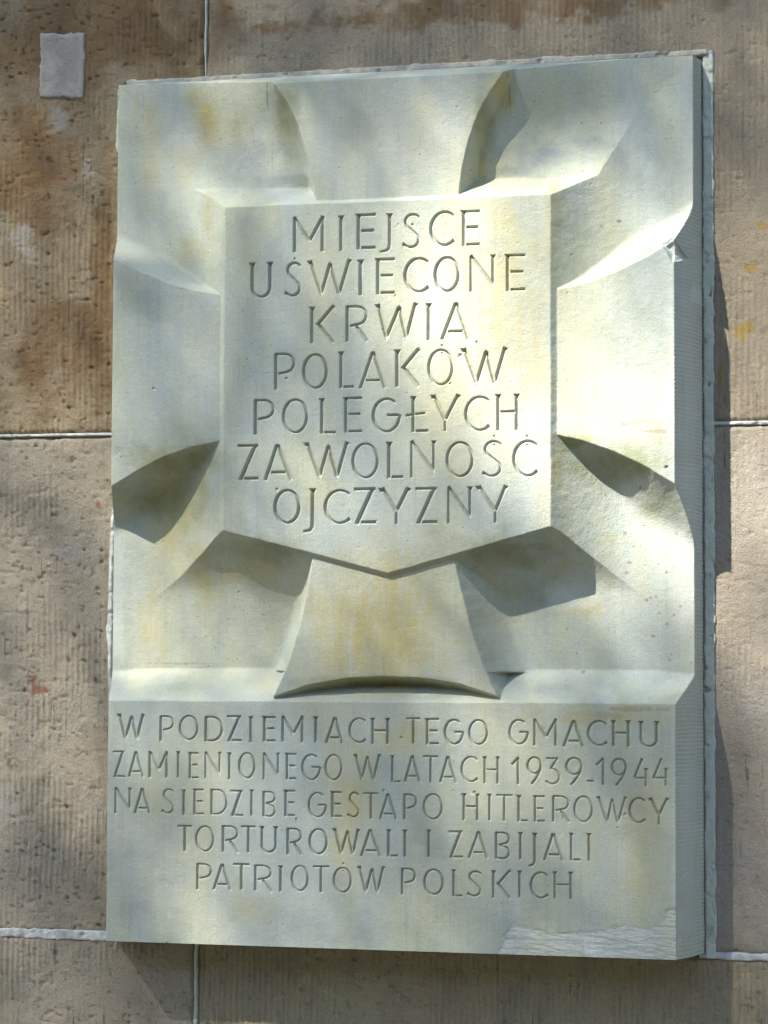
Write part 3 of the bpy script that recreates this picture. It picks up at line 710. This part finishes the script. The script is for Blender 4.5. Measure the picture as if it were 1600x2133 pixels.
for i, (px, py) in enumerate(((1320, 1138), (1388, 1192), (1373, 1277), (1410, 1112), (1443, 1118), (1301, 1110), (1180, 1310), (1305, 1193), (1311, 1172), (1404, 1281), (1395, 1375), (1215, 1400), (1418, 1263), (1346, 1250), (1355, 1245), (1366, 1243), (1390, 1300), (1360, 1325), (1440, 1380))):
    rust = np.maximum(rust, B(px, py, 3.2 + (i % 3), 3.0 + (i % 2), 200 + i, .95, .3, HB))
pale = np.maximum(rep * (0.20 + 0.65 * smooth(.3, .7, fbm(X, Z, 0.03, 99))), smooth(0.05, 0.5, brk) * 0.7)
pale = np.maximum(pale, mx_([(1440, 605, 6, 28, 81, .9, .4), (1175, 1235, 46, 28, 82, .45, .6, HB), (1330, 1030, 62, 26, 83, .45, .6, HB), (990, 1652, 6, 5, 84, .9, .3), (225, 1945, 7, 16, 85, .7, .3), (1200, 1260, 40, 14, 86, .4, .6, HB), (1430, 900, 30, 560, 87, .6, .5), (1432, 1720, 30, 330, 870, .6, .5), (1168, 398, 5, 4, 88, .5), (800, 270, 200, 140, 880, .34, .7), (330, 350, 60, 140, 881, .2, .9)]))  # right flank strips: pale sawn stone plus painted-in sky light
soot = mx_([(962, 745, 3, 8, 91, .5), (1390, 974, 4, 4, 92, .9), (1284, 452, 6, 4, 93, .7), (1249, 465, 4, 4, 94, .5), (1060, 190, 2, 40, 95, .35, .9), (350, 1382, 70, 2.0, 96, .3, .9), (560, 330, 1.6, 30, 97, .25), (556, 200, 2, 40, 98, .5, .8), (800, 1150, 6, 2, 99, 0)])
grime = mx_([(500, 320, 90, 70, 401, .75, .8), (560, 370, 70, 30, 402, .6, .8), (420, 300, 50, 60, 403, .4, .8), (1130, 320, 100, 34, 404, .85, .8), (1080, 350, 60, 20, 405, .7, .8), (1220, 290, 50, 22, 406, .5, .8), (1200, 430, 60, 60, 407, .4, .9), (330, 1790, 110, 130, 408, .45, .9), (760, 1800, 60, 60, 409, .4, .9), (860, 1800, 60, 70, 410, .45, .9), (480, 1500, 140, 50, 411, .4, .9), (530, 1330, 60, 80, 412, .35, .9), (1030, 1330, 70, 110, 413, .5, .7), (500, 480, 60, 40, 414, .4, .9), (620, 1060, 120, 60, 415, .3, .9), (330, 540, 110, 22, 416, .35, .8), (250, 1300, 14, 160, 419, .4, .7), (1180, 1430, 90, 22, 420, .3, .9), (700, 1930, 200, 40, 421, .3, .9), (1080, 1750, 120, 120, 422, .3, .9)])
attrs = dict(grime=np.clip(grime, 0, .85).ravel(), ochre=np.clip(ochre * 1.25, 0, .85).ravel(), algae_shade=np.clip(algae_shade * 1.5, 0, .88).ravel(), rust=rust.ravel(), pale=pale.ravel(), soot=soot.ravel())
V = np.stack([X, -H, Z], -1).reshape(-1, 3); Q = quads_of(NZ, NX)
# ---- split the carved face into its parts
names = [n_ for n_, _ in layers]
reg = region.copy()
reg[(reg == names.index("panel")) & (sdp > 0.0004)] = 0
for k in arm_sd:
    reg[(reg == names.index("arm_" + k)) & (arm_sd[k] > 0.0004)] = 0
reg[(reg == names.index("text")) & (dtx > 0.0004)] = 0
reg[dressed & (np.minimum(np.minimum(eL, eR), eT) < 0.03)] = 0
fr = reg[:-1, :-1].ravel()
fl = np.maximum(np.maximum(line_id[:-1, :-1], line_id[1:, :-1]), np.maximum(line_id[:-1, 1:], line_id[1:, 1:])).ravel()
frep = ((rep[:-1, :-1] > .5) & (fr.reshape(NZ - 1, NX - 1) == names.index("text"))).ravel()
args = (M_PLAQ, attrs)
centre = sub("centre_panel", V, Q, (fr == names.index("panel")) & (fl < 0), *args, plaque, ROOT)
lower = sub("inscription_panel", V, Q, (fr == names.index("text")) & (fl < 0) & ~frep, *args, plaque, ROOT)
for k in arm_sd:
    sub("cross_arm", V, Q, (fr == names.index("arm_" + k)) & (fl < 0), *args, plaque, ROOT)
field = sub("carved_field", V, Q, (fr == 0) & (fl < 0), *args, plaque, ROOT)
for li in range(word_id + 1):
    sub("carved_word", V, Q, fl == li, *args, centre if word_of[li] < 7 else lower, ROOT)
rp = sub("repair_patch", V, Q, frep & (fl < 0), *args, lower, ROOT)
if rp: rp["label"] = "rough pale comb-cut repair along the bottom right edge"
# ---- the returns of the slab into the wall
def side(idx, splay, name):
    n = len(idx); k = 16
    base = V[idx]; out = []
    for t in np.linspace(0, 1, k):
        q = base.copy(); q[:, 1] = base[:, 1] * (1 - t) + 0.012 * t
        q[:, 0] += splay[0] * t; q[:, 2] += splay[1] * t
        if 0 < t < 1:
            q[:, 0] += (0.0003 * np.sin(base[:, 2] / 0.0050 * 2 * np.pi) + 0.0008 * (vnoise(base[:, 2], base[:, 2] * 0 + t, 0.02, 12) - .5)) * (1 if splay[0] else 0)
            q[:, 2] += 0.0015 * (vnoise(base[:, 0], base[:, 0] * 0 + t * .05, 0.03, 14) - .5) * (1 if not splay[0] else 0)
        out.append(q)
    W = np.concatenate(out) - np.array(ROOT)
    A = {q: np.concatenate([a[idx]] * k) for q, a in attrs.items()}
    link(name, raw_mesh(name, W, quads_of(k, n), M_PLAQ, A), plaque)
side(np.arange(NZ) * NX + NX - 1, (0.0105, 0), "slab_edge")
side(np.arange(NZ) * NX, (-0.0105, 0), "slab_edge")
side(np.arange(NX), (0, 0.004), "slab_edge")
side((NZ - 1) * NX + np.arange(NX), (0, 0.0), "slab_edge")

# ---- mortar bedding the tablet in the wall
xr_w = x1b + 0.0105
seam("mortar_fillet", [(xr_w + .0052, zt + .012), (xr_w + .0050, (zt + zb) / 2), (xr_w + .0048, zb - .006)], [0.0112, 0.0100, 0.0104], 0.0030, M_CEM, 31, 0.42, parent=wall_root)
seam("mortar_fillet", [(x0b + .002, zt + .0085), (0, zt + .0095), (xr_w + .004, zt + .0095)], 0.0082, [0.005, 0.006, 0.006], M_TOPM, 32, 0.62, parent=wall_root)
seam("mortar_fillet", [(x0b - .011, float(bp(230, 1060)[1])), (x0b - .013, float(bp(230, 1300)[1])), (x0b - .011, float(bp(226, 1470)[1]))], [0.003, 0.008, 0.003], 0.0085, M_LIME, 33, 0.7, parent=wall_root)
seam("mortar_fillet", [(x0b - .008, float(bp(240, 190)[1])), (x0b - .009, float(bp(240, 320)[1]))], 0.005, 0.0085, M_CEM, 34, 0.6, parent=wall_root)

# ------------------------------------------------------------------ the tree that shades the wall (outside the frame)
def sun_light_wanted(px, py):
    """how much sun comes through the crown, told by where it lands on the wall (photo pixels)"""
    T = np.full(px.shape, 0.15)
    def add(cx, cy, rx, ry, v):
        nonlocal T
        d = ((px - cx) / rx) ** 2 + ((py - cy) / ry) ** 2
        w = np.exp(-d ** 1.6 * 0.7); T = T * (1 - w) + v * w
    add(200, 60, 420, 180, 0.05)
    add(900, -10, 800, 100, 0.10)
    add(800, 1770, 660, 270, 0.125)
    add(800, 2120, 700, 80, 0.14)
    add(60, 400, 160, 200, 0.16)
    add(100, 720, 120, 130, 0.26)
    add(90, 1080, 180, 200, 0.28)
    add(60, 1640, 150, 200, 0.26)
    add(10, 2060, 110, 60, 0.18)
    add(340, 720, 90, 160, 0.20)
    add(350, 320, 180, 170, 0.15)
    add(340, 1150, 120, 150, 0.34)
    add(450, 1340, 180, 80, 0.26)
    add(610, 1110, 140, 90, 0.08)
    add(800, 1300, 150, 110, 0.34)
    add(550, 800, 110, 300, 0.14)
    add(800, 1100, 240, 50, 0.22)
    add(1090, 780, 140, 290, 1.0)
    add(850, 700, 60, 200, 0.26)
    add(1340, 740, 150, 240, 0.66)
    add(1360, 1120, 220, 170, 1.0)
    add(1330, 1360, 160, 60, 0.30)
    add(1580, 900, 80, 400, 0.80)
    add(1640, 1480, 80, 260, 0.50)
    add(1560, 1930, 220, 140, 0.06)
    add(760, 270, 120, 110, 0.22)
    add(1060, 215, 200, 160, 0.03)
    add(340, 1405, 200, 60, 0.42)
    add(1260, 1410, 180, 55, 0.46)
    add(1230, 260, 170, 130, 0.08)
    add(1350, 545, 110, 50, 0.85)
    add(1430, 1740, 130, 290, 0.05)
    add(230, 1900, 130, 190, 0.06)
    return np.clip(T, 0.03, 1)
def build_tree():
    rng = np.random.RandomState(21)
    c = np.array([0.1, 0.0, 1.70])
    e1 = _n(np.cross(to_sun, (0, 0, 1))); e2 = np.cross(to_sun, e1)
    leaf = 0.036; A = leaf * leaf * 0.216
    verts, quads = [], []
    R = 1.75; N_ = int(3.6 * (2 * R) ** 2 / A)
    a = rng.uniform(-R, R, N_); b_ = rng.uniform(-R, R, N_); t = rng.uniform(9.5, 13.0, N_)
    keep = (a ** 2 + b_ ** 2) < R * R * (0.75 + 0.25 * rng.rand(N_))
    pos = c + np.outer(t, to_sun) + np.outer(a, e1) + np.outer(b_, e2)
    # where the leaf's shadow lands on the wall
    s = -pos[:, 1] / SUN_TRAVEL[1]
    land = pos + s[:, None] * SUN_TRAVEL
    rel = land - CAM
    wu = rel @ np.stack([EX[0:1], EY[0:1], EZ[0:1]])[:, 0] ; wv = rel @ np.array([EX[1], EY[1], EZ[1]]); ww = rel @ np.array([EX[2], EY[2], EZ[2]])
    px = CX + F * wu / ww; py = CY + F * wv / ww
    dens = -np.log(sun_light_wanted(px, py)) / 3.6
    inside = (px > -700) & (px < 2300) & (py > -700) & (py < 2900)
    dens = np.where(inside, dens, 0.55)
    keep &= rng.rand(N_) < dens
    pos = pos[keep]; n = len(pos)
    d1 = rng.normal(size=(n, 3)); d1 /= np.linalg.norm(d1, axis=1)[:, None]
    d2 = np.cross(d1, rng.normal(size=(n, 3))); d2 /= np.linalg.norm(d2, axis=1)[:, None]
    l = leaf * rng.uniform(.7, 1.2, n)[:, None]
    v = np.stack([pos - d1 * l * .6, pos + d2 * l * .36, pos + d1 * l * .6, pos - d2 * l * .36], 1).reshape(-1, 3)
    q = np.arange(n * 4).reshape(-1, 4)
    m, nt, b = mat_new("leaf_green"); b.inputs["Base Color"].default_value = (0.055, 0.10, 0.025, 1); b.inputs["Roughness"].default_value = 0.6
    root_loc = c + 11.2 * to_sun; gx_, gy_ = root_loc[0] - 1.55, root_loc[1]
    root = empty("broadleaf_tree", (gx_, gy_, 0))
    tag(root, "leafy broadleaf tree in front of the wall, casting dappled shade on the stone tablet", "tree")
    crown = link("crown", raw_mesh("crown", v - np.array([gx_, gy_, 0]), q, m, flat=True), root)
    mb, nt, b = mat_new("bark"); N = NT(nt)
    N.l(N.mix(N.noise(N.mapped((1, 1, .2)), 20), (0.05, 0.04, 0.03), (0.13, 0.11, 0.085)), b.inputs["Base Color"])
    def limb(name, pts, radii):
        pts = np.array(pts, float); k = 10; vs = []
        for p_, r in zip(pts, radii):
            for i in range(k): vs.append((p_[0] + r * math.cos(6.2832 * i / k), p_[1] + r * math.sin(6.2832 * i / k), p_[2]))
        qs = [[i * k + j, i * k + (j + 1) % k, (i + 1) * k + (j + 1) % k, (i + 1) * k + j] for i in range(len(pts) - 1) for j in range(k)]
        link(name, raw_mesh(name, np.array(vs), np.array(qs), mb), root)
    limb("trunk", [(0, 0, -.1), (.02, .02, .3), (.03, 0, 2.4), (-.03, .04, 5.0), (.02, .03, 7.4), (-.02, 0, 9.0), (.1, 0, 10.4), (.3, 0, 11.4)], [.34, .25, .21, .19, .16, .13, .08, .03])
    limb("limb", [(-.02, 0, 8.9), (.5, 0, 10.6), (1.4, 0, 11.4)], [.09, .06, .02])
    limb("limb", [(0, .02, 8.0), (-.6, .1, 9.0), (-1.2, .1, 10.2)], [.09, .06, .02])
build_tree()

def build_sky_blocker():
    """tall hedge added behind the camera, unseen, to cut off the low sky"""
    nx, nz = 260, 60
    xs = np.linspace(-16, 16, nx); ts = np.linspace(0, 1, nz)
    Xh, T = np.meshgrid(xs, ts)
    top = 5.6 + 0.5 * (fbm(Xh, T * 0, 1.6, 900, 4) - 0.5)
    Zh = np.minimum(T / 0.7, 1) * top; back = np.clip(T - 0.7, 0, 1) / 0.3 * 1.6
    n = 0.55 * (fbm(Xh, Zh, 0.55, 910, 5) - 0.5) + 0.22 * (fbm(Xh, Zh, 0.12, 920, 3) - 0.5)
    V_ = np.stack([Xh, -9.5 - back + n, Zh - 0.02], -1).reshape(-1, 3)
    m, nt, b = mat_new("sky_blocker_leaf"); N = NT(nt)
    N.l(N.mix(N.noise(N.mapped((1, 1, 1)), 9.0, 6, 0.7), (0.025, 0.045, 0.012), (0.065, 0.10, 0.03)), b.inputs["Base Color"])
    b.inputs["Roughness"].default_value = 0.8
    o = link("sky_blocker", raw_mesh("sky_blocker", V_ - np.array((0, -9.5, 0)), quads_of(nz, nx), m)); o.location = (0, -9.5, 0)
    tag(o, "tall clipped green hedge added out of view to cut off the low sky", "sky_blocker")
build_sky_blocker()
